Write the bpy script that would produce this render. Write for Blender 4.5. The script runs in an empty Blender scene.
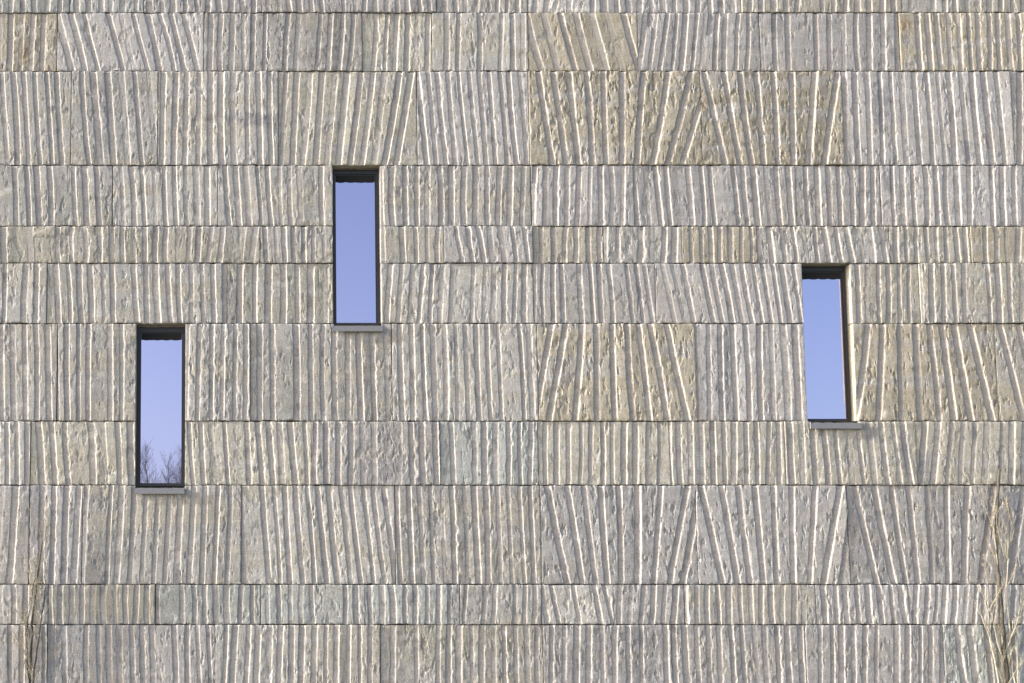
import bpy, math, random
import numpy as np

random.seed(7)
rng = np.random.default_rng(11)
scene = bpy.context.scene
COL = scene.collection
PI = math.pi

# ------------------------------------------------------------------ camera
W, H = 1024, 683
FPX, D, EYE = 1128.0, 12.0, 1.6          # focal length in px, metres to the facade, eye height
CX, CY = 240.0, 532.0                    # principal point (shifted lens)
TH = math.radians(4.6)                   # slight upward pitch
CAMX = (CX - 512) / 94.0
PXM = 1.0 / 94.0                         # metres per picture unit on the facade
CT, ST = math.cos(TH), math.sin(TH)

def wz(py):
    v = -(py - CY) / FPX
    t = D / (CT - v * ST)
    return EYE + t * (ST + v * CT)

def wx(px, py):
    v = -(py - CY) / FPX
    t = D / (CT - v * ST)
    return CAMX + (px - CX) / FPX * t

cam = bpy.data.cameras.new('camera')
cam.sensor_width = 36.0
cam.sensor_fit = 'HORIZONTAL'
cam.lens = FPX / W * 36.0
cam.shift_x = (W / 2 - CX) / W
cam.shift_y = (CY - H / 2) / W
cam.clip_end = 2000
cam.clip_start = 0.05
camo = bpy.data.objects.new('camera', cam)
camo.location = (CAMX, -D, EYE)
camo.rotation_euler = (PI / 2 + TH, 0, 0)
COL.objects.link(camo)
scene.camera = camo

# ------------------------------------------------------------------ light
SUN = np.array([8.8, 1.0, -3.4])        # direction in which the sunlight travels
SUN = SUN / np.linalg.norm(SUN)
elev = math.asin(-SUN[2])
world = bpy.data.worlds.new('World')
scene.world = world
world.use_nodes = True
nt = world.node_tree
sky = nt.nodes.new('ShaderNodeTexSky')
sky.sky_type = 'NISHITA'
sky.sun_disc = False
sky.sun_elevation = elev
sky.sun_rotation = math.atan2(-SUN[0], -SUN[1])
sky.altitude = 300
sky.air_density = 0.7
sky.dust_density = 5.0
bg = nt.nodes['Background']
nt.links.new(sky.outputs[0], bg.inputs[0])
bg.inputs[1].default_value = 0.15

sl = bpy.data.lights.new('sun', 'SUN')
sl.energy = 2.7
sl.angle = math.radians(0.5)
sl.color = (1.0, 0.998, 0.994)
so = bpy.data.objects.new('sun', sl)
from mathutils import Vector, Matrix
so.rotation_euler = Vector(SUN).to_track_quat('-Z', 'Y').to_euler()
so.location = (-12, -8, 14)
COL.objects.link(so)

vs = scene.view_settings
vs.view_transform = 'Standard'
vs.look = 'None'
vs.gamma = 1
vs.use_curve_mapping = False
vs.exposure = 1.82
vs.use_white_balance = True          # the camera's white balance, set for open shade
vs.white_balance_temperature = 6650
vs.white_balance_tint = 9

# ------------------------------------------------------------------ noise (numpy)
def _hash(ix, iy, seed):
    h = (ix.astype(np.int64) * 374761393 + iy.astype(np.int64) * 668265263 + seed * 2246822519) & 0xFFFFFFFF
    h = ((h ^ (h >> 13)) * 1274126177) & 0xFFFFFFFF
    return (h ^ (h >> 16)) & 0xFFFFFFFF

def noise(x, y, seed=0):
    """gradient noise, about -1..1"""
    x, y = np.broadcast_arrays(np.asarray(x, float), np.asarray(y, float))
    x0, y0 = np.floor(x), np.floor(y)
    fx, fy = x - x0, y - y0
    u = fx * fx * fx * (fx * (fx * 6 - 15) + 10)
    v = fy * fy * fy * (fy * (fy * 6 - 15) + 10)
    def g(a, b):
        an = _hash(x0 + a, y0 + b, seed) * (2 * PI / 4294967296.0)
        return np.cos(an) * (fx - a) + np.sin(an) * (fy - b)
    n0 = g(0, 0) * (1 - u) + g(1, 0) * u
    n1 = g(0, 1) * (1 - u) + g(1, 1) * u
    return (n0 * (1 - v) + n1 * v) * 1.5

def fbm(x, y, seed=0, oct=3, gain=0.5):
    s, a = 0, 1.0
    for i in range(oct):
        s = s + a * noise(x * 2 ** i + 17.3 * i, y * 2 ** i - 9.1 * i, seed + i)
        a *= gain
    return s

def sstep(a, b, x):
    t = np.clip((x - a) / (b - a), 0, 1)
    return t * t * (3 - 2 * t)

# ------------------------------------------------------------------ materials
def new_mat(name):
    m = bpy.data.materials.new(name)
    m.use_nodes = True
    return m, m.node_tree, m.node_tree.nodes['Principled BSDF']

def add(nt, kind, **kw):
    n = nt.nodes.new(kind)
    for k, v in kw.items():
        setattr(n, k, v)
    return n

def stone_material():
    m, nt, b = new_mat('split_quartzite')
    L = nt.links.new
    at = add(nt, 'ShaderNodeAttribute', attribute_name='tint')
    ms = add(nt, 'ShaderNodeAttribute', attribute_name='broken')
    geo = add(nt, 'ShaderNodeNewGeometry')
    # fine grain of the rock
    n1 = add(nt, 'ShaderNodeTexNoise'); n1.inputs['Scale'].default_value = 55; n1.inputs['Detail'].default_value = 5
    n1.inputs['Roughness'].default_value = 0.65
    L(geo.outputs['Position'], n1.inputs['Vector'])
    # bedding: bands lying flat in the rock
    mp = add(nt, 'ShaderNodeMapping'); mp.inputs['Scale'].default_value = (2.2, 2.2, 9)
    L(geo.outputs['Position'], mp.inputs['Vector'])
    n2 = add(nt, 'ShaderNodeTexNoise'); n2.inputs['Scale'].default_value = 1.6; n2.inputs['Detail'].default_value = 4
    L(mp.outputs[0], n2.inputs['Vector'])
    r1 = add(nt, 'ShaderNodeMapRange'); r1.inputs[1].default_value = 0.25; r1.inputs[2].default_value = 0.75
    r1.inputs[3].default_value = 0.6; r1.inputs[4].default_value = 1.38
    L(n1.outputs[0], r1.inputs[0])
    r2 = add(nt, 'ShaderNodeMapRange'); r2.inputs[1].default_value = 0.3; r2.inputs[2].default_value = 0.7
    r2.inputs[3].default_value = 0.9; r2.inputs[4].default_value = 1.1
    L(n2.outputs[0], r2.inputs[0])
    mu = add(nt, 'ShaderNodeMath', operation='MULTIPLY'); L(r1.outputs[0], mu.inputs[0]); L(r2.outputs[0], mu.inputs[1])
    mx = add(nt, 'ShaderNodeVectorMath', operation='SCALE')
    L(at.outputs['Color'], mx.inputs[0]); L(mu.outputs[0], mx.inputs['Scale'])
    L(mx.outputs[0], b.inputs['Base Color'])
    b.inputs['Roughness'].default_value = 0.8
    b.inputs['Specular IOR Level'].default_value = 0.35
    # relief too fine for the mesh, stronger on broken faces than on sawn ones
    n3 = add(nt, 'ShaderNodeTexNoise'); n3.inputs['Scale'].default_value = 75; n3.inputs['Detail'].default_value = 4
    L(geo.outputs['Position'], n3.inputs['Vector'])
    bu = add(nt, 'ShaderNodeBump'); bu.inputs['Distance'].default_value = 0.006
    ma = add(nt, 'ShaderNodeMath', operation='MULTIPLY_ADD'); ma.inputs[1].default_value = 0.6; ma.inputs[2].default_value = 0.06
    L(ms.outputs['Fac'], ma.inputs[0]); L(ma.outputs[0], bu.inputs['Strength'])
    L(n3.outputs[0], bu.inputs['Height']); L(bu.outputs[0], b.inputs['Normal'])
    return m

def plain_material(name, col, rough=0.6, metal=0.0, nscale=30, namp=0.2, bump=0.0):
    m, nt, b = new_mat(name)
    L = nt.links.new
    geo = add(nt, 'ShaderNodeNewGeometry')
    n = add(nt, 'ShaderNodeTexNoise'); n.inputs['Scale'].default_value = nscale; n.inputs['Detail'].default_value = 5
    L(geo.outputs['Position'], n.inputs['Vector'])
    r = add(nt, 'ShaderNodeMapRange'); r.inputs[1].default_value = 0.25; r.inputs[2].default_value = 0.75
    r.inputs[3].default_value = 1 - namp; r.inputs[4].default_value = 1 + namp
    L(n.outputs[0], r.inputs[0])
    mx = add(nt, 'ShaderNodeVectorMath', operation='SCALE'); mx.inputs[0].default_value = col
    L(r.outputs[0], mx.inputs['Scale']); L(mx.outputs[0], b.inputs['Base Color'])
    b.inputs['Roughness'].default_value = rough
    b.inputs['Metallic'].default_value = metal
    if bump:
        bu = add(nt, 'ShaderNodeBump'); bu.inputs['Strength'].default_value = bump; bu.inputs['Distance'].default_value = 0.02
        L(n.outputs[0], bu.inputs['Height']); L(bu.outputs[0], b.inputs['Normal'])
    return m

STONE = stone_material()
FRAME = plain_material('anthracite_metal', (0.014, 0.0145, 0.017), 0.45, 0.0, 40, 0.15)
HEAD_REFL = plain_material('reflection_black', (0.006, 0.006, 0.007), 0.9, 0, 80, 0.2)  # black of the strips that stand in for the lintel's reflection
SILL = plain_material('grey_zinc', (0.15, 0.152, 0.165), 0.5, 0.0, 60, 0.12)
CORE = plain_material('concrete', (0.16, 0.155, 0.15), 0.9, 0, 12, 0.2, 0.2)
ROOFM = plain_material('roof_gravel', (0.2, 0.19, 0.18), 0.95, 0, 30, 0.3, 0.4)
BARK = plain_material('twig_bark', (0.31, 0.28, 0.21), 0.8, 0, 60, 0.45)
STEMB = plain_material('stem_bark', (0.06, 0.053, 0.04), 0.85, 0, 45, 0.5, 0.4)
BUD = plain_material('dry_leaf', (0.36, 0.28, 0.17), 0.7, 0, 50, 0.4)
TREEB = plain_material('tree_bark', (0.085, 0.08, 0.095), 0.9, 0, 20, 0.3)
DRYG = plain_material('dry_grass', (0.17, 0.15, 0.09), 0.95, 0, 3, 0.35, 0.5)

def glass_material():
    m, nt, b = new_mat('coated_glass')
    b.inputs['Base Color'].default_value = (0.485, 0.432, 0.545, 1)
    b.inputs['Metallic'].default_value = 1.0
    b.inputs['Roughness'].default_value = 0.0
    L = nt.links.new
    geo = add(nt, 'ShaderNodeNewGeometry')
    n = add(nt, 'ShaderNodeTexNoise'); n.inputs['Scale'].default_value = 2.0
    L(geo.outputs['Position'], n.inputs['Vector'])
    bu = add(nt, 'ShaderNodeBump'); bu.inputs['Strength'].default_value = 0.02; bu.inputs['Distance'].default_value = 0.02
    L(n.outputs[0], bu.inputs['Height']); L(bu.outputs[0], b.inputs['Normal'])
    return m
GLASS = glass_material()

# ------------------------------------------------------------------ mesh helpers
def link_mesh(name, verts, faces, mat, parent=None, smooth=False):
    me = bpy.data.meshes.new(name)
    verts = np.asarray(verts, np.float32)
    if isinstance(faces, np.ndarray):
        nf = len(faces)
        me.vertices.add(len(verts)); me.vertices.foreach_set('co', verts.ravel())
        me.loops.add(nf * 4); me.loops.foreach_set('vertex_index', faces.astype(np.int32).ravel())
        me.polygons.add(nf)
        me.polygons.foreach_set('loop_start', np.arange(0, nf * 4, 4, dtype=np.int32))
        me.update(calc_edges=True)
    else:
        me.from_pydata([tuple(map(float, v)) for v in verts], [], faces)
        me.update()
    me.materials.append(mat)
    if smooth:
        me.polygons.foreach_set('use_smooth', np.ones(len(me.polygons), bool))
    o = bpy.data.objects.new(name, me)
    COL.objects.link(o)
    if parent:
        o.parent = parent
    return o

def box(V, F, x0, x1, y0, y1, z0, z1):
    n = len(V)
    V += [(x0, y0, z0), (x1, y0, z0), (x1, y1, z0), (x0, y1, z0), (x0, y0, z1), (x1, y0, z1), (x1, y1, z1), (x0, y1, z1)]
    F += [(n, n + 3, n + 2, n + 1), (n + 4, n + 5, n + 6, n + 7), (n, n + 1, n + 5, n + 4), (n + 1, n + 2, n + 6, n + 5),
          (n + 2, n + 3, n + 7, n + 6), (n + 3, n, n + 4, n + 7)]

def bevel(o, w, seg=2):
    import bmesh
    bm = bmesh.new(); bm.from_mesh(o.data)
    bmesh.ops.bevel(bm, geom=bm.edges[:], offset=w, segments=seg, affect='EDGES', profile=0.5)
    bm.to_mesh(o.data); bm.free()

def tube(V, F, pts, radii, sides=5):
    """a tapered tube along a polyline"""
    base = len(V)
    n = len(pts)
    for i, (p, r) in enumerate(zip(pts, radii)):
        a = pts[max(i - 1, 0)]; b = pts[min(i + 1, n - 1)]
        d = (Vector(b) - Vector(a)).normalized()
        u = d.orthogonal().normalized(); w = d.cross(u)
        for k in range(sides):
            an = 2 * PI * k / sides
            q = Vector(p) + (u * math.cos(an) + w * math.sin(an)) * r
            V.append(tuple(q))
    for i in range(n - 1):
        for k in range(sides):
            k2 = (k + 1) % sides
            F.append((base + i * sides + k, base + i * sides + k2, base + (i + 1) * sides + k2, base + (i + 1) * sides + k))
    F.append(tuple(base + k for k in reversed(range(sides))))
    F.append(tuple(base + (n - 1) * sides + k for k in range(sides)))

def empty(name, loc):
    o = bpy.data.objects.new(name, None)
    o.location = loc
    o.empty_display_size = 0.3
    COL.objects.link(o)
    return o

# ------------------------------------------------------------------ the facade
THICK = 0.10
# window openings in the picture: left, right, top, bottom (bottom = top of the sill)
WINS = [(135.8, 185.0, 325, 488.0), (333.0, 380.6, 166, 326.0), (805.0, 853.6, 263.5, 423.0)]
WINW = []
for (a, b, t, u) in WINS:
    m = (t + u) / 2
    WINW.append((wx(a, m), wx(b, m), wz(u), wz(t)))

TINT = {  # rock colours, linear
    'g': (0.290, 0.283, 0.265), 'l': (0.284, 0.276, 0.272), 't': (0.288, 0.260, 0.205), 'o': (0.296, 0.284, 0.245),
    'b': (0.266, 0.277, 0.267), 'd': (0.235, 0.226, 0.212), 'w': (0.350, 0.340, 0.320),
}
ROWS = [-30, 12.5, 71, 165, 226, 263, 323.3, 421, 485, 584.3, 624.5, 722]

# one entry per slab: left, right, tint, first groove edge (top, bottom), last groove edge (top, bottom), count
# or an explicit list of groove edges for the slabs whose cuts fan out; last item: roughness of the break
def lin(a, b, n):
    return [(a[0] + (b[0] - a[0]) * i / (n - 1), a[1] + (b[1] - a[1]) * i / (n - 1)) for i in range(n)]

F = []  # (course, x0, x1, tint, lines, rough, fan, label)
def S(c, x0, x1, t, a, b, n, rough=1.0, label=None):
    F.append((c, x0, x1, t, lin(a, b, n), rough, False, label))
def FAN(c, x0, x1, t, lines, rough=1.0, label=None):
    F.append((c, x0, x1, t, lines, rough, True, label))

S(0, -22, 70, 'b', (-12, -12), (62, 62), 7); S(0, 70, 144, 'b', (79, 79), (138, 138), 6)
S(0, 144, 262, 'l', (152, 153), (256, 256), 10, 1.4); S(0, 262, 436, 'l', (268, 270), (430, 432), 16)
S(0, 436, 527, 'g', (446, 447), (520, 520), 8)
S(0, 528.5, 600, 'w', (541, 537), (594, 594), 6, 1.4); S(0, 600, 741, 'l', (606, 608), (734, 736), 12)
S(0, 741, 901, 'o', (752, 752), (896, 896), 13); S(0, 901, 1066, 'o', (910, 912), (1060, 1061), 14)

S(1, -30, 57, 't', (-19, -21), (46, 44), 7, 1.3, 'olive brown slab with widely spaced upright cuts')
S(1, 57, 204, 'l', (60, 75), (186, 200), 11)
S(1, 204, 362, 'd', (213.5, 212), (355, 351), 14); S(1, 362, 432, 'o', (378, 375), (431, 430), 6)
S(1, 432, 527.5, 'g', (449, 448.5), (526, 525.5), 8)
S(1, 529, 637.5, 't', (529, 545), (626, 642), 7, 0.7, 'tan slab with steeply slanting cuts')
S(1, 637.5, 760, 'l', (648, 641), (750, 748), 11, 0.6); S(1, 760, 900, 'l', (763, 765), (899, 900), 11, 0.6)
S(1, 900, 1058, 't', (919, 923), (1050, 1052), 14, 1.2)

S(2, -28, 71, 'g', (-18, -13), (58.5, 64), 8); S(2, 71, 158, 'g', (84, 91), (150, 157.5), 6)
S(2, 158, 278, 'g', (166, 164), (272, 274), 10, 1.2); S(2, 278, 416.5, 'o', (288, 283), (414, 399), 11, 0.8)
S(2, 417.5, 528.5, 'l', (419, 429), (521, 529), 11, 0.9)
FAN(2, 530, 700.5, 't', [(540, 555), (555, 568), (571, 580.7), (588, 594), (605.5, 608), (624, 624), (646, 639), (670, 654.5), (693, 669.5), (712, 684)], 1.5, 'tan slab whose cuts close in towards its foot')
FAN(2, 701.5, 842, 't', [(705.6, 727), (725.7, 742), (742, 754), (758, 766), (775, 780), (794, 796), (817, 811), (840, 826.5)], 1.4, 'tan slab whose cuts close in towards its foot')
S(2, 843, 1012, 'l', (846, 848), (997, 1008), 14, 0.8); S(2, 1013, 1075, 'l', (1022, 1022), (1068, 1068), 5)

S(3, -24, 112, 'g', (-18, -18), (98, 102), 11); S(3, 112.8, 218, 'g', (122, 125), (209, 210), 9)
S(3, 218, 333, 'g', (227, 231.5), (323, 324), 10); S(3, 380.6, 530.5, 'g', (382.5, 384), (526, 524), 13, 1.1)
S(3, 532, 634, 'l', (537, 535), (625, 624), 9); S(3, 634, 796, 'l', (634.5, 640), (790, 795), 15, 0.8)
S(3, 796, 881, 'l', (807, 811), (876, 877), 7); S(3, 881, 1068, 'l', (893, 896), (1060, 1061), 16)

S(4, -30, 115, 'o', (-20, -20), (114, 115), 11); S(4, 115, 260, 'o', (125, 125), (258, 254), 13)
S(4, 260, 333, 'g', (266.6, 268.5), (324.6, 324.6), 7); S(4, 380.6, 444, 'g', (384, 385), (439, 439), 6)
S(4, 444, 532, 'l', (457, 464), (525, 529), 7, 1.2)
S(4, 533.5, 604, 'o', (543, 543), (602, 602), 6); S(4, 604, 682, 'w', (608, 608), (678, 677), 7, 1.3)
S(4, 682, 757, 't', (692, 693), (752.5, 753), 7); S(4, 757.5, 890, 'g', (760, 765), (882, 888), 12, 1.2)
S(4, 890, 970.5, 'o', (898, 899), (967, 970), 8); S(4, 971.5, 1062, 't', (987, 988), (1054, 1054), 7)

S(5, -36, 47, 'g', (-26, -28), (39.5, 37), 7); S(5, 47, 227, 'g', (58, 61), (226, 227), 16)
S(5, 227, 333, 'o', (242.5, 242), (328.5, 329), 7); S(5, 380.6, 532.5, 'g', (393, 389), (528, 527), 14)
S(5, 534.5, 655.5, 'l', (536, 535), (646, 655), 13, 0.7); S(5, 656, 805, 'l', (664, 677), (794, 802), 14, 0.7)
S(5, 854, 920, 'o', (859.5, 862), (912, 912), 6); S(5, 920.5, 1064, 'o', (921, 924), (1056, 1058), 13)

S(6, -18, 57, 'g', (-8, -7), (50, 51), 6); S(6, 57, 136.6, 'g', (57.5, 59), (124, 124), 7)
S(6, 186.6, 250, 'g', (190, 187.5), (249, 248), 6, 1.5); S(6, 250, 392, 'g', (262, 262), (386.5, 389), 11)
S(6, 392, 537, 'g', (402, 405), (532, 536), 13, 1.1)
FAN(6, 538.5, 695.5, 't', [(554, 537), (568, 551), (584, 577), (598, 599), (614, 617), (629, 635), (640.5, 652), (652, 669.5), (669, 690)], 1.3, 'tan slab whose cuts spread towards its foot')
S(6, 696, 805, 'l', (697, 700), (798, 803), 9, 1.0)
FAN(6, 854, 997, 't', [(871, 858), (885, 881), (902, 904), (918, 923), (931, 942), (944, 957), (956.5, 974), (972, 995)], 1.2, 'tan slab whose cuts spread towards its foot')
FAN(6, 997, 1072, 't', [(1002, 1026), (1021, 1045), (1040, 1064), (1058, 1080)], 0.8)

S(7, -30, 30, 'g', (-21, -21), (29, 29), 6); S(7, 30.6, 136.6, 'o', (41, 45), (132, 134), 8, 1.1)
S(7, 186.6, 311, 'o', (191, 195), (305, 309.5), 11); S(7, 312, 439.5, 'l', (317, 316), (437, 439), 11, 1.6)
S(7, 440.5, 538, 'b', (453, 456), (532, 532), 8, 1.2, 'blue grey slab with ragged upright ribs')
S(7, 539, 670, 'o', (548, 548), (661, 661), 11, 0.7); S(7, 670, 785, 'o', (671, 673), (781, 781), 11, 0.7)
S(7, 785.5, 916, 'o', (792, 795), (905, 914), 11); S(7, 916.5, 1064, 'o', (928, 923), (1054, 1053), 11)

S(8, -34, 29, 'l', (-25, -29), (19, 13), 4); S(8, 29, 82, 'l', (45, 43), (81, 77), 4)
S(8, 82.5, 241, 'g', (89, 84), (232, 227.5), 13); S(8, 241, 395, 'g', (242, 247), (386, 398), 14)
S(8, 395.5, 540.5, 'g', (399, 403), (532, 537), 13, 1.1)
FAN(8, 542, 696.5, 'l', [(550, 570), (569.5, 585), (586, 598), (603, 610), (621, 623.5), (640, 640), (663, 656), (690, 672), (703, 685)], 1.2, 'grey slab whose cuts close in towards its foot')
FAN(8, 697.5, 848, 'l', [(703, 725), (723.5, 740.5), (740, 753), (757, 766), (775, 779), (794, 795.6), (817, 811.5), (843, 826), (857, 843)], 1.0, 'grey slab whose cuts close in towards its foot')
FAN(8, 849, 1068, 'l', [(857, 879.5), (877, 897), (894, 908.6), (911, 921), (929, 934.5), (949, 951), (970.5, 967), (997, 983), (1026, 1012), (1056, 1040)], 1.0, 'grey slab whose cuts close in towards its foot')

S(9, -20, 48, 'w', (-10, -10), (40, 40), 5, 1.6, 'pale slab with a rough broken end'); S(9, 48, 155, 'o', (52, 53), (149, 150), 10, 0.8)
S(9, 155, 261, 'b', (160, 160), (254, 254), 9); S(9, 261, 365, 'b', (269, 270), (358, 358), 9)
S(9, 365, 460, 'b', (371.5, 373), (452, 452), 8); S(9, 460, 541, 'g', (468, 465), (537, 536), 8)
S(9, 542.5, 613.5, 'w', (543, 549), (606, 615), 7, 1.2); S(9, 614, 685, 'l', (623, 621.5), (678.6, 676), 6)
S(9, 685, 816, 'g', (687, 688.5), (807, 807), 12, 0.7); S(9, 816, 909, 'l', (825, 828), (903, 908), 8, 1.2)
S(9, 909, 1062, 'l', (919, 917), (1055, 1052), 15)

S(10, -30, 47, 'l', (-21, -21), (46, 46), 7); S(10, 47, 215, 'l', (55, 56), (210, 213), 15, 1.2)
S(10, 215, 380, 'g', (228, 222), (373, 373), 14); S(10, 381, 543, 'o', (384, 384), (540, 542), 15, 1.2)
S(10, 545, 672, 'l', (554, 553), (668, 671), 10, 1.3); S(10, 673.5, 807, 'l', (676, 680), (802, 808), 12, 1.2)
S(10, 807, 945, 'l', (822, 823), (944, 944), 12); S(10, 946, 1058, 'b', (959, 972), (1044, 1046), 7, 1.6, 'blue grey slab with ragged slanting ribs')

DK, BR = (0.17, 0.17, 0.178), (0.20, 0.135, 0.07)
SPOTW = [(wx(a, b), wz(b), ra * PXM, rb * PXM, k) for a, b, ra, rb, k in [
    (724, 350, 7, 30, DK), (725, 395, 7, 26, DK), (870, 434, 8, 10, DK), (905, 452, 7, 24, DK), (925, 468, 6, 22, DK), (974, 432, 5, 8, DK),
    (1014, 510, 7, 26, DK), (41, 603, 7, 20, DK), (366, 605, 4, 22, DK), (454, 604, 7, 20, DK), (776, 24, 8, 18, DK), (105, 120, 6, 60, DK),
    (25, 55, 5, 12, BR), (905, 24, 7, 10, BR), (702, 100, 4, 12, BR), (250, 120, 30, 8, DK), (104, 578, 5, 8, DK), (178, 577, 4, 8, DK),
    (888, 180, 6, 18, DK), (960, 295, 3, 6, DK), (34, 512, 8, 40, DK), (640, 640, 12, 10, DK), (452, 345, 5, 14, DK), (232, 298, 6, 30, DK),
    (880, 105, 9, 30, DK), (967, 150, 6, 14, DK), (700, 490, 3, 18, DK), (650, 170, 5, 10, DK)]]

for i in range(len(F) - 1):                              # neighbours meet in one thin joint
    p, q = list(F[i]), list(F[i + 1])
    if p[0] == q[0] and 0 < q[1] - p[2] < 3:
        p[2] = q[1] = (p[2] + q[1]) / 2
        F[i], F[i + 1] = tuple(p), tuple(q)

def slab_mesh(x0, x1, z0, z1, lines, tint, rough, fan, seed, dx, dz):
    """broken stone slab: sawn grooves between split ribs, as a relief in front of y=0. All in metres; lines = (top x, bottom x)"""
    u = PXM
    gx, gz = (0.15, 0.36, 0.48)[seed % 3] * u, 0.45 * u                      # half joints
    x0 += gx; x1 -= gx; z0 += gz; z1 -= gz
    nx = max(8, int(round((x1 - x0) / dx))); nz = max(8, int(round((z1 - z0) / dz)))
    X = np.linspace(0, (x1 - x0) / u, nx + 1)[None, :]       # picture units
    Zt = np.linspace(1, 0, nz + 1)[:, None]                  # 1 at the top
    hgt = (z1 - z0) / u
    Y = (1 - Zt) * hgt                                       # down from the top
    r = np.random.default_rng(seed)
    ox, oy = r.uniform(0, 900, 2)
    Xn, Yn = X + ox, Y + oy
    g = np.zeros((nz + 1, nx + 1))
    tilt = np.zeros_like(g)
    gm = 1 + 0.3 * noise(Xn / 26, Yn / 30, 3)
    rid = np.full(g.shape, 0.0)
    n = len(lines)
    for k, (a, b) in enumerate(lines):
        if not fan and 0 < k < n - 1 and n > 5 and r.random() < 0.07:   # now and then two ribs are one broad face
            continue
        if k:
            a += r.normal(0, 0.6) * u * (0 if fan else 1); b += r.normal(0, 0.6) * u * (0 if fan else 1)
        la = (a - x0) / u; lb = (b - x0) / u
        bow = r.normal(0, 0.5)
        yn = Yn[:, :1]
        line = la * Zt + lb * (1 - Zt) + bow * 4 * Zt * (1 - Zt)
        line = line + 0.22 * noise(yn / 9, k * 7.7 + ox, 21) + 0.9 * rough * 0.25 * noise(yn / 3.1, k * 5.1 + ox, 22) * (0.4 if fan else 0.8)
        per = abs(lines[min(k + 1, n - 1)][0] - lines[max(k - 1, 0)][0]) / u / (2 if 0 < k < n - 1 else 1)
        w = (r.uniform(4.2, 5.6) if fan else np.clip(per * r.uniform(0.27, 0.50), 2.6, 6.5))
        w = w + 0.45 * noise(yn / 12, k * 3.3 + oy, 23) + 0.35 * rough * noise(yn / 3.5, k * 2.3 + oy, 24)
        dep = (r.uniform(1.1, 1.5) if fan else r.uniform(0.5, 1.2)) * np.clip(1 + 0.35 * noise(yn / 16, k * 9.1 + ox, 25), 0.5, 1.5)
        if not fan and r.random() < 0.10:
            dep = dep * 0.35
        rise = r.uniform(0.7, 1.15) * (1.4 if fan else 1.0)
        d = X - line
        fall = 1 - np.clip((d + w + 0.5) / 0.6, 0, 1)         # 1 left of the groove, 0 inside
        ragged = sstep(0.2, 0.7, noise(yn / 6.5, k * 4.1 + ox, 26) + 0.2 * (rough - 1))
        rise = rise + (0.8 if fan else 2.4) * ragged * r.uniform(0.2, 1.0) * rough
        up = np.clip((d + 0.15 + 1.0 * ragged * noise(Xn / 1.6, Yn / 3.0, 27)) / rise, 0, 1)
        p = -dep * (1 - np.maximum(fall, up))
        g = np.minimum(g, p)
        # every rib leans and stands a little differently
        right = (d > 0)
        off = r.normal(0, 0.13); sl_ = r.normal(0.0, 0.035)
        lvl = off + sl_ * np.clip(d - 4, -6, 6)
        if not fan and r.random() < 0.2:                     # part of a rib has come away
            mid = r.uniform(-0.1, 1.1) * hgt; ln = r.uniform(0.12, 0.5) * hgt
            lvl = lvl - r.uniform(0.4, 1.0) * (1 - sstep(ln * 0.85, ln, np.abs(yn - mid) + 1.5 * noise(X / 3, yn / 4, 28)))
        rid = np.where(right, lvl, rid)
    broken = np.clip(1 + g / 0.6, 0, 1)
    # split surface of the ribs
    act = sstep(-0.35, 0.55, noise(Xn / 34, Yn / 40, 35) + 0.35 * (rough - 0.9))   # some parts split clean, some ragged
    if fan:
        act = np.maximum(act, 0.4)
    amp = (0.07 if fan else 0.11) * rough
    f1 = fbm(Xn / 5.0, Yn / 8.0, seed % 97 + 31, 4, 0.55)
    flakes = fbm(Xn / 6.5 + 0.3 * f1, Yn / 13.0, seed % 89 + 41, 3, 0.5)
    tq = flakes * 3.0
    terr = (np.floor(tq) + sstep(0.72, 1.0, tq - np.floor(tq))) / 3.0
    chip = sstep(0.53, 0.57 if fan else 0.58, fbm(Xn / (5.0 if fan else 5.6) + 50, Yn / (13.0 if fan else 14.0), seed % 83 + 51, 3, 0.55) + 0.12 * (rough - 1))
    spall = sstep(0.50, 0.54, fbm(Xn / 15 + 90, Yn / 20.0, seed % 79 + 61, 3, 0.55) + 0.08 * (rough - 1))
    hb = (0.35 + 0.8 * act) * amp * f1 + (0.17 if fan else 0.14) * rough * (0.3 + act) * (terr - flakes * 0.35) - (1.0 if fan else 0.6) * chip * (0.25 + 0.75 * act) - (0.28 + 0.3 * max(rough - 0.9, 0)) * spall
    h = g + broken * (rid + hb) + 0.025 * noise(Xn / 2.5, Yn / 5, 71)
    h = np.where(broken < 0.5, h - 0.08 * spall, h)
    h += 0.25 * noise(Xn / 60, Yn / 60, 72)                   # gentle swell
    # worn arrises
    ex = np.minimum(X, X[:, -1:] - X) + 0 * Y
    ez = np.minimum(Y, hgt - Y) + 0 * X
    wob = 0.5 + 0.9 * np.clip(fbm(Xn / 5, Yn / 5, 81, 2), -0.5, 1)
    h -= 0.55 * (1 - sstep(0, 1.3, ez)) * wob + 0.25 * (1 - sstep(0, 0.9, ex)) * wob
    off = r.normal(0, 0.5)
    depth = -(h + off) * u                                   # towards the camera is -y
    xx = np.broadcast_to(x0 + X * u, h.shape); zz = np.broadcast_to(z0 + Zt * (z1 - z0), h.shape)
    # ragged top and bottom edge
    zz = zz + 0 * xx
    zz[-1, :] += u * (0.5 * noise(Xn[0] / 4, oy, 91) + 0.5 * noise(Xn[0] / 18, oy, 93))
    zz[0, :] += u * (0.35 * noise(Xn[0] / 4, oy + 9, 92) + 0.4 * noise(Xn[0] / 18, oy + 5, 94))
    co = np.stack([xx, depth, zz], -1)
    # colour of the rock itself
    base = np.array(TINT[tint]) * r.uniform(0.80, 1.14) * np.array([1, 1, 1])
    band = fbm(Xn / 190, Yn / 24.0 + 0.25 * noise(Xn / 30, Yn / 30, 9), 95, 3)
    tan = np.array([0.290, 0.268, 0.224]); grey = np.array([0.288, 0.280, 0.272]); dark = np.array([0.15, 0.145, 0.145])
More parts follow.
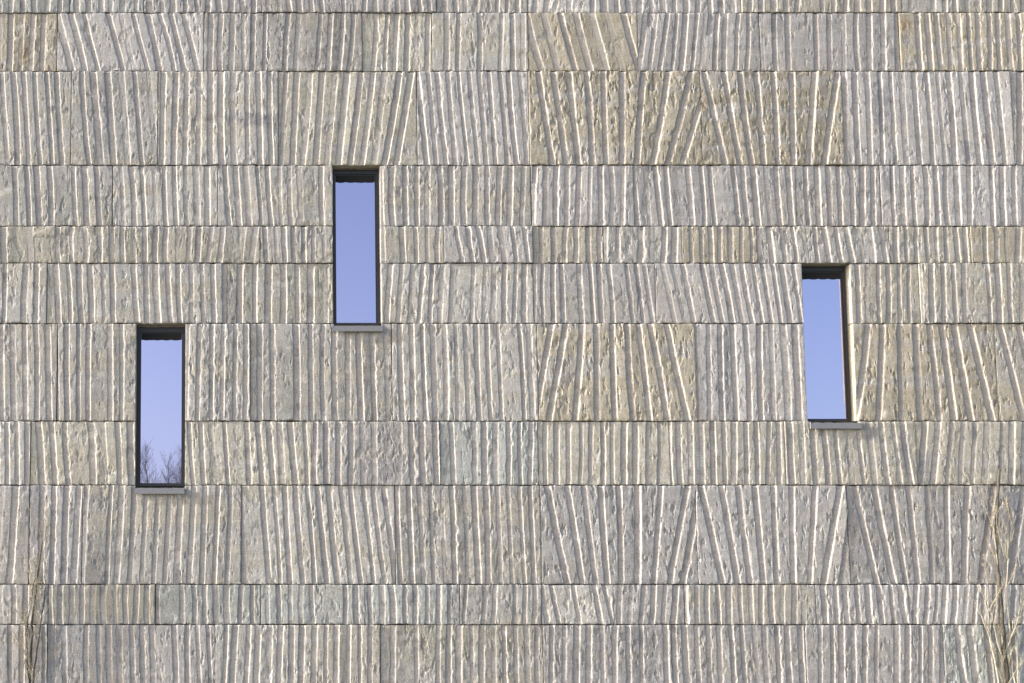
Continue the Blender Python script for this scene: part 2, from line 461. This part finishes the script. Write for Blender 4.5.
    kt = sstep(0.05, 0.4, band)[..., None] * (0.6 if tint in 'tog' else 0.3)
    c = base * (1 - kt) + tan * kt
    kg = sstep(0.1, 0.5, -band)[..., None] * 0.6
    c = c * (1 - kg) + grey * kg
    sawn = (1 - broken)[..., None] * 0.7                     # sawn faces in their own tone, warmed and lightened to offset groove shade
    c = c * (1 - sawn) + np.array([0.322, 0.298, 0.280]) * sawn
    st = sstep(0.62, 0.72, fbm(Xn / 9 + 70, Yn / 22, seed % 71 + 5, 3))[..., None] * 0.55
    c = c * (1 - st) + dark * st
    for (sx, sz, ra, rb, kk) in SPOTW:                      # dark, damp and iron stained spots
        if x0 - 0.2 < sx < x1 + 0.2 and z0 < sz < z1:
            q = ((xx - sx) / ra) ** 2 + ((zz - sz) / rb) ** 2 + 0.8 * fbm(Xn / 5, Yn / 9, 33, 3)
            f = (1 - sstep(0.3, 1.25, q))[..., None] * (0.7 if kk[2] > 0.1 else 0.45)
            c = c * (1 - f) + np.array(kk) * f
    pale = sstep(0.6, 0.9, fbm(Xn / 16 + 170, Yn / 16, seed % 61 + 5, 3))[..., None] * 0.5
    c = c * (1 - pale) + np.array([0.42, 0.41, 0.39]) * pale
    NX, NZ = nx + 1, nz + 1
    idx = np.arange(NX * NZ).reshape(NZ, NX)
    a, b_, c_, d_ = idx[:-1, :-1], idx[:-1, 1:], idx[1:, 1:], idx[1:, :-1]
    faces = np.stack([a, d_, c_, b_], -1).reshape(-1, 4)
    # cut away what lies inside a window opening
    keep = np.ones(len(faces), bool)
    fc = co.reshape(-1, 3)[faces].mean(1)
    for (wa, wb, wl, wt) in WINW:
        keep &= ~((fc[:, 0] > wa) & (fc[:, 0] < wb) & (fc[:, 2] > wl) & (fc[:, 2] < wt))
    faces = faces[keep]
    # the sides, down to the back of the slab
    loop = np.concatenate([idx[0, :], idx[1:, -1], idx[-1, -2::-1], idx[-2:0:-1, 0]])
    V = co.reshape(-1, 3)
    bk = V[loop].copy(); bk[:, 1] = THICK
    nl = len(loop); n0 = len(V)
    # sides get vertices of their own so that the arris stays sharp
    side_front = V[loop].copy()
    V = np.concatenate([V, side_front, bk])
    i = np.arange(nl); j = (i + 1) % nl
    sides = np.stack([n0 + i, n0 + j, n0 + nl + j, n0 + nl + i], -1)
    faces = np.concatenate([faces, sides])
    Ccol = c.reshape(-1, 3)
    sc_ = np.tile(np.array(TINT[tint])[None, :], (nl, 1))
    Ccol = np.concatenate([Ccol, sc_, sc_])
    br = np.concatenate([(broken * (0.35 + 0.75 * act)).ravel(), np.full(2 * nl, 0.7)])
    if fan:
        br = br * 0.55
    return V, faces, Ccol, br

def finish_slab(name, parts, parent):
    Vs, Fs, Cs, Bs, n = [], [], [], [], 0
    for (V, Fa, C, B) in parts:
        Vs.append(V); Fs.append(Fa + n); Cs.append(C); Bs.append(B); n += len(V)
    V = np.concatenate(Vs); Fa = np.concatenate(Fs); C = np.concatenate(Cs); B = np.concatenate(Bs)
    o = link_mesh(name, V, Fa, STONE, parent, smooth=True)
    at = o.data.attributes.new('tint', 'FLOAT_COLOR', 'POINT')
    at.data.foreach_set('color', np.concatenate([C, np.ones((len(C), 1))], 1).astype(np.float32).ravel())
    at = o.data.attributes.new('broken', 'FLOAT', 'POINT')
    at.data.foreach_set('value', B.astype(np.float32).ravel())
    return o

bld = empty('stone_building', (0, 1, 0))
bld['label'] = 'building front clad in courses of grey and tan grooved stone slabs with three narrow windows'
bld['category'] = 'building'
INV = Matrix.Translation((0, -1, 0))

ends = {}
for i, (c, x0, x1, t, lines, rough, fan, label) in enumerate(F):
    pt, pb = ROWS[c], ROWS[c + 1]
    pm = (pt + pb) / 2
    wl = [(wx(a, pt), wx(b, pb)) for a, b in lines]
    X0, X1 = wx(x0, pm), wx(x1, pm)
    for (a, b, tt, uu), q in zip(WINS, WINW):       # slabs beside a window end at its reveal
        if tt < pm < uu:
            if abs(x1 - a) < 2: X1 = q[0]
            if abs(x0 - b) < 2: X0 = q[1]
    m = slab_mesh(X0, X1, wz(pb), wz(pt), wl, t, rough, fan, 100 + i * 13, 0.42 * PXM, 1.25 * PXM)
    o = finish_slab('stone_slab', [m], bld)
    o.matrix_parent_inverse = INV
    if label:
        o['label'] = label
    e = ends.setdefault(c, [1e9, -1e9]); e[0] = min(e[0], X0); e[1] = max(e[1], X1)

# the facade goes on past the frame: further slabs of the same kind
more = []
XL, XR = -10.5, 10.0
def run(xa, xb, zb, zt, k):
    x = xa
    while x < xb - 0.3:
        w = min(random.uniform(0.9, 1.7), xb - x)
        if xb - (x + w) < 0.5:
            w = xb - x
        n = max(3, int(w / 0.118)); lean = random.uniform(-0.08, 0.08)
        ln = [(x + 0.07 + q * (w - 0.1) / n + lean, x + 0.07 + q * (w - 0.1) / n - lean) for q in range(n)]
        more.append(slab_mesh(x, x + w, zb, zt, ln, random.choice('globgl'), 1.0, False, 4000 + k * 31 + int(x * 10) + 500, 1.0 * PXM, 3.0 * PXM))
        x += w
for c in range(len(ROWS) - 1):
    zb, zt = wz(ROWS[c + 1]), wz(ROWS[c])
    run(XL, ends[c][0], zb, zt, c)
    run(ends[c][1], XR, zb, zt, c)
zt = wz(ROWS[-1]); run(XL, XR, 0.0, zt, 20)
ztop = wz(ROWS[0])
for k, hh in enumerate((0.6, 1.0)):
    run(XL, XR, ztop, ztop + hh, 30 + k); ztop += hh
o = finish_slab('stone_slab', more, bld)
o.matrix_parent_inverse = INV
o['kind'] = 'stuff'

# concrete wall behind the slabs, with holes for the windows, and the body of the building
V, Fc = [], []
xs = sorted(set([XL, XR] + [q for w in WINW for q in w[:2]]))
for a, b in zip(xs[:-1], xs[1:]):
    hole = [w for w in WINW if w[0] <= a + 1e-6 and w[1] >= b - 1e-6]
    if hole:
        _, _, l, t = hole[0]
        box(V, Fc, a, b, THICK + 0.003, 0.42, 0.0, l - 0.003)
        box(V, Fc, a, b, THICK + 0.003, 0.42, t + 0.003, ztop - 0.1)
    else:
        box(V, Fc, a, b, THICK + 0.003, 0.42, 0.0, ztop - 0.1)
box(V, Fc, XL, XR, 0.43, 9.0, 0.0, ztop - 0.1)
o = link_mesh('wall', V, Fc, CORE, bld); o.matrix_parent_inverse = INV
V, Fc = [], []
box(V, Fc, XL - 0.05, XR + 0.05, -0.05, 9.05, ztop, ztop + 0.12)
o = link_mesh('roof', V, Fc, ROOFM, bld); o.matrix_parent_inverse = INV

# windows: deep metal frame, coated pane, projecting sill
WLAB = ['lowest narrow window with bare trees mirrored in its pane', 'highest narrow window with a plain blue pane', 'narrow window with a deep dark frame side showing']
for (wa, wb, wl, wt), lab, soff in zip(WINW, WLAB, [(-0.012, -0.004), (-0.01, 0.008), (0.012, 0.026)]):
    V, Fc = [], []
    y0, y1 = THICK + 0.006, 0.22
    t, bt, tt = 0.031, 0.055, 0.05
    e = 0.004
    box(V, Fc, wa + e, wa + t, y0, y1, wl + bt, wt - e)
    box(V, Fc, wb - t, wb - e, y0, y1, wl + bt, wt - e)
    box(V, Fc, wa + t, wb - t, y0, y1, wt - tt, wt - e)
    box(V, Fc, wa + e, wb - e, y0, y1, wl + e, wl + bt)
    # casement set a little behind the outer frame
    i0, s = y0 + 0.012, 0.012
    a, b, l, u = wa + t, wb - t, wl + bt, wt - tt
    box(V, Fc, a, a + s, i0, y1 - 0.004, l, u); box(V, Fc, b - s, b, i0, y1 - 0.004, l, u)
    box(V, Fc, a + s, b - s, i0, y1 - 0.004, u - s, u); box(V, Fc, a + s, b - s, i0, y1 - 0.004, l, l + s)
    fr = link_mesh('window', V, Fc, FRAME, bld); fr.matrix_parent_inverse = INV
    fr['label'] = lab
    V, Fc = [], []
    box(V, Fc, a + s - 0.006, b - s + 0.006, y0 + 0.022, y0 + 0.030, l + s - 0.006, u - s + 0.006)
    p = link_mesh('pane', V, Fc, GLASS, fr); p.matrix_world = Matrix.Identity(4)
    # added dark strip imitating the rough lintel's reflection in the pane, wavy lower edge
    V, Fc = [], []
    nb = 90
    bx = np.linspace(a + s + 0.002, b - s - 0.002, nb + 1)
    refl_edge = wt - 0.130 - 0.006 * np.abs(np.sin(bx * PI / 0.105 + wa)) - 0.003 * noise(bx / 0.04, wa * 3, 15)
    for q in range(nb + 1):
        V += [(bx[q], y0 + 0.014, refl_edge[q]), (bx[q], y0 + 0.020, refl_edge[q]), (bx[q], y0 + 0.020, u - s), (bx[q], y0 + 0.014, u - s)]
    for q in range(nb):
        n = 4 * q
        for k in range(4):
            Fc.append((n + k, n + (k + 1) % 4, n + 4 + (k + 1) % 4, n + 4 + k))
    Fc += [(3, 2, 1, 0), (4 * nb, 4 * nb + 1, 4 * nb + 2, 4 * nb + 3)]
    bl = link_mesh('lintel_reflection', V, Fc, HEAD_REFL, fr); bl.matrix_world = Matrix.Identity(4)
    V, Fc = [], []
    sa, sb = wa + soff[0], wb + soff[1]
    # a folded sheet: sloping top and a front lip with a drip edge
    yl, yb = -0.030, y0 + 0.02
    zf, zr, hl = wl - 0.004, wl + 0.010, 0.062
    prof = [(yb, zr), (yl, zf), (yl - 0.002, zf - hl), (yl + 0.004, zf - hl), (yl + 0.006, zf - 0.006), (yb, zr - 0.006)]
    n = len(prof)
    V = [(sa, y, z) for y, z in prof] + [(sb, y, z) for y, z in prof]
    Fc = [(k, n + k, n + (k + 1) % n, (k + 1) % n) for k in range(n)]
    Fc += [tuple(range(n)), tuple(reversed(range(n, 2 * n)))]
    # turned up ends
    for q0, q1 in ((sa - 0.004, sa - 0.001), (sb + 0.001, sb + 0.004)):
        box(V, Fc, q0, q1, yl - 0.002, -0.012, zf - hl, zf + 0.012)
    sl_o = link_mesh('sill', V, Fc, SILL, fr); sl_o.matrix_world = Matrix.Identity(4)

# ------------------------------------------------------------------ ground
N = 60
gxs = np.concatenate([np.linspace(-400, -20, 12), np.linspace(-18, 18, 40), np.linspace(20, 400, 12)])
gys = np.concatenate([np.linspace(-400, -30, 12), np.linspace(-28, 0.3, 50), np.linspace(10, 400, 8)])
GX, GY = np.meshgrid(gxs, gys)
GZ = 0.05 * fbm(GX / 3, GY / 3, 5, 3) * (np.abs(GX) < 20) - 0.06
V = np.stack([GX, GY, GZ], -1).reshape(-1, 3)
idx = np.arange(len(V)).reshape(GX.shape)
Fg = np.stack([idx[:-1, :-1], idx[:-1, 1:], idx[1:, 1:], idx[1:, :-1]], -1).reshape(-1, 4)
gr = link_mesh('ground', V, Fg, DRYG, None, True)
gr['kind'] = 'structure'

# ------------------------------------------------------------------ bare plants
def grow(V, Fc, p, d, length, rad, level, r, buds, spread, flat=1.0, segs=5, maxlev=2, kids=(5, 9)):
    pts, rads = [Vector(p)], [rad]
    d = Vector(d).normalized()
    for i in range(segs):
        d = (d + Vector((r.gauss(0, 0.10), r.gauss(0, 0.06) * flat, r.gauss(0.05, 0.05)))).normalized()
        q = pts[-1] + d * (length / segs)
        if flat < 1:                       # a plant trained against the wall stays in front of it
            q.y = min(max(q.y, -0.16), -0.045)
        pts.append(q); rads.append(rad * (1 - 0.75 * (i + 1) / segs))
    tube(V, Fc, pts, rads, 6 if level == 0 else 4)
    if buds is not None and level >= 1:
        for i in range(1, len(pts)):
            for _ in range(2):
                if r.random() < 0.22:
                    buds.append((pts[i] + Vector((r.gauss(0, .006), r.gauss(0, .004), r.gauss(0, .02))), r.uniform(0.006, 0.012)))
    if level < maxlev:
        for _ in range(r.randint(*kids)):
            k = r.uniform(0.15, 0.98) * segs
            i = min(int(k), segs - 1); f = k - i
            q = pts[i].lerp(pts[i + 1], f)
            dd = (pts[i + 1] - pts[i]).normalized()
            side = Vector((r.choice((-1, 1)) * r.uniform(0.35, 1), r.uniform(-1, 1) * flat, r.uniform(0.0, 0.4))) * spread
            grow(V, Fc, q, dd + side, length * r.uniform(0.22, 0.5) * (1 - 0.4 * k / segs), rads[i] * 0.55, level + 1, r, buds, spread, flat, 4, maxlev, (2, 5))

def climbing_shrub(px, stems, label, seed):
    r = random.Random(seed)
    x = wx(px, 700)
    root = empty('climbing_shrub', (x, -0.09, 0))
    root['label'] = label
    root['category'] = 'shrub'
    root['group'] = 'bare shrubs growing up the wall'
    inv = Matrix.Translation((-x, 0.09, 0))
    buds = []
    VT, FT = [], []
    for (path, rad, twigs) in stems:
        pts = [Vector((wx(a, b), yy, wz(b))) for a, b, yy in path]
        # finer, slightly crooked
        fine = []
        for i in range(len(pts) - 1):
            for k in range(5):
                f = k / 5
                q = pts[i].lerp(pts[i + 1], f)
                if k:
                    q += Vector((r.gauss(0, .006), r.gauss(0, .003), 0))
                fine.append(q)
        fine.append(pts[-1])
        rr = [rad * (1 - 0.6 * i / (len(fine) - 1)) for i in range(len(fine))]
        V, Fc = [], []
        tube(V, Fc, fine, rr, 7)
        o = link_mesh('stem', V, Fc, STEMB if rad > 0.0105 else BARK, root, True); o.matrix_parent_inverse = inv
        for _ in range(twigs):
            k = r.uniform(0.2, 0.98) * (len(fine) - 1)
            i = int(k)
            q = fine[i]
            grow(VT, FT, q, (r.choice((-1, 1)) * r.uniform(0.15, 0.6), r.uniform(-0.25, 0.1), 1), r.uniform(0.18, 0.55), max(0.0042, rr[i] * 0.35), 1, r, buds, 0.55, 0.3, 4, 2)
    V, Fc = VT, FT
    ntw = len(FT)
    for q, s in buds:
        d = Vector((r.gauss(0, 1), r.gauss(0, 0.6), r.gauss(0.6, 1))).normalized()
        u = d.orthogonal().normalized() * s * 0.45; w = d.cross(u).normalized() * s * 0.3
        n = len(V)
        V += [tuple(q), tuple(q + d * s * .9 + u), tuple(q + d * s * 2.2), tuple(q + d * s * .9 - u), tuple(q + d * s + w), tuple(q + d * s - w)]
        Fc += [(n, n + 1, n + 4), (n + 1, n + 2, n + 4), (n + 2, n + 3, n + 4), (n + 3, n, n + 4),
               (n + 1, n, n + 5), (n + 2, n + 1, n + 5), (n + 3, n + 2, n + 5), (n, n + 3, n + 5)]
    o = link_mesh('twigs', V, Fc, BARK, root); o.matrix_parent_inverse = inv
    o.data.materials.append(BUD)
    for p in o.data.polygons:
        p.material_index = int(p.index >= ntw)
    return root

Y1 = -0.07
climbing_shrub(1001, [
    ([(1003, 779, Y1), (1002, 683, Y1), (999, 640, Y1), (996, 600, Y1), (993, 572, Y1), (992, 520, Y1), (995, 470, Y1)], 0.034, 6),
    ([(1004, 779, -.1), (1010, 690, -.1), (1004, 640, -.08), (1001, 590, -.08), (1003, 540, -.08)], 0.010, 5),
    ([(1000, 779, -.1), (992, 680, -.1), (984, 630, -.08), (982, 600, -.08)], 0.009, 6),
    ([(993, 576, -.07), (1004, 550, -.07), (1012, 515, -.07)], 0.006, 3),
    ([(998, 779, -.1), (997, 690, -.1), (988, 650, -.09), (976, 616, -.09)], 0.007, 4),
    ([(1008, 779, -.1), (1012, 690, -.1), (1010, 640, -.09), (1007, 620, -.09)], 0.008, 5),
    ([(993, 574, -.08), (989, 530, -.08), (990, 496, -.08)], 0.005, 4),
], 'leafless shrub with a thick dark stem climbing the wall at the right edge', 5)
climbing_shrub(31, [
    ([(31, 779, Y1), (31, 683, Y1), (33, 640, Y1), (36, 600, Y1), (41, 560, Y1), (44, 532, Y1)], 0.016, 15),
    ([(32, 779, -.1), (33, 690, -.09), (40, 640, -.08), (44, 610, -.08), (47, 580, -.08)], 0.011, 12),
    ([(31, 779, -.1), (31, 690, -.1), (28, 640, -.09), (34, 590, -.09), (38, 565, -.08)], 0.011, 12),
    ([(31, 668, -.08), (24, 648, -.08), (18, 640, -.08)], 0.005, 3),
], 'slender leafless shrub with yellowish budding twigs against the wall at the left edge', 9)

# bare trees across the road, seen only mirrored in the lowest window
def bare_tree(x, y, h, seed, label):
    r = random.Random(seed)
    root = empty('bare_tree', (x, y, 0))
    root['label'] = label; root['category'] = 'tree'; root['group'] = 'bare trees mirrored in the window'
    pts = [Vector((0, 0, -0.1))]
    for i in range(9):
        pts.append(Vector((r.gauss(0, 0.12), r.gauss(0, 0.12), h * (i + 1) / 9)))
    V, Fc = [], []
    rr = [0.13 * (1 - 0.92 * i / 9) for i in range(10)]
    tube(V, Fc, pts, rr, 8)
    link_mesh('trunk', V, Fc, TREEB, root, True)
    V, Fc = [], []
    for _ in range(150):
        k = r.uniform(3.2, 8.8); i = int(k)
        q = pts[i].lerp(pts[i + 1], k - i)
        an = r.uniform(0, 2 * PI)
        grow(V, Fc, q, (math.cos(an) * 0.6, math.sin(an) * 0.6, 1), (h - q.z) * 0.4 + r.uniform(0.5, 1.4), 0.010, 0, r, None, 0.7, 1.0, 5, 2, (5, 8))
    link_mesh('crown', V, Fc, TREEB, root)
for k, (tx, ty, th, lb) in enumerate([(-8.0, -84, 16.9, 'tall bare tree mirrored at the left of the lowest window'), (-4.9, -86, 17.3, 'tall bare tree mirrored at the right of the lowest window'),
                                      (-6.5, -90, 16.8, 'bare tree mirrored between two taller ones in the lowest window'),
                                      (-5.8, -98, 17.9, 'farthest bare tree mirrored as a haze of twigs in the lowest window'),
                                      (-9.2, -90, 17.0, 'bare tree mirrored at the far left edge of the lowest window')]):
    bare_tree(CAMX + tx, ty, th, 40 + k, lb)
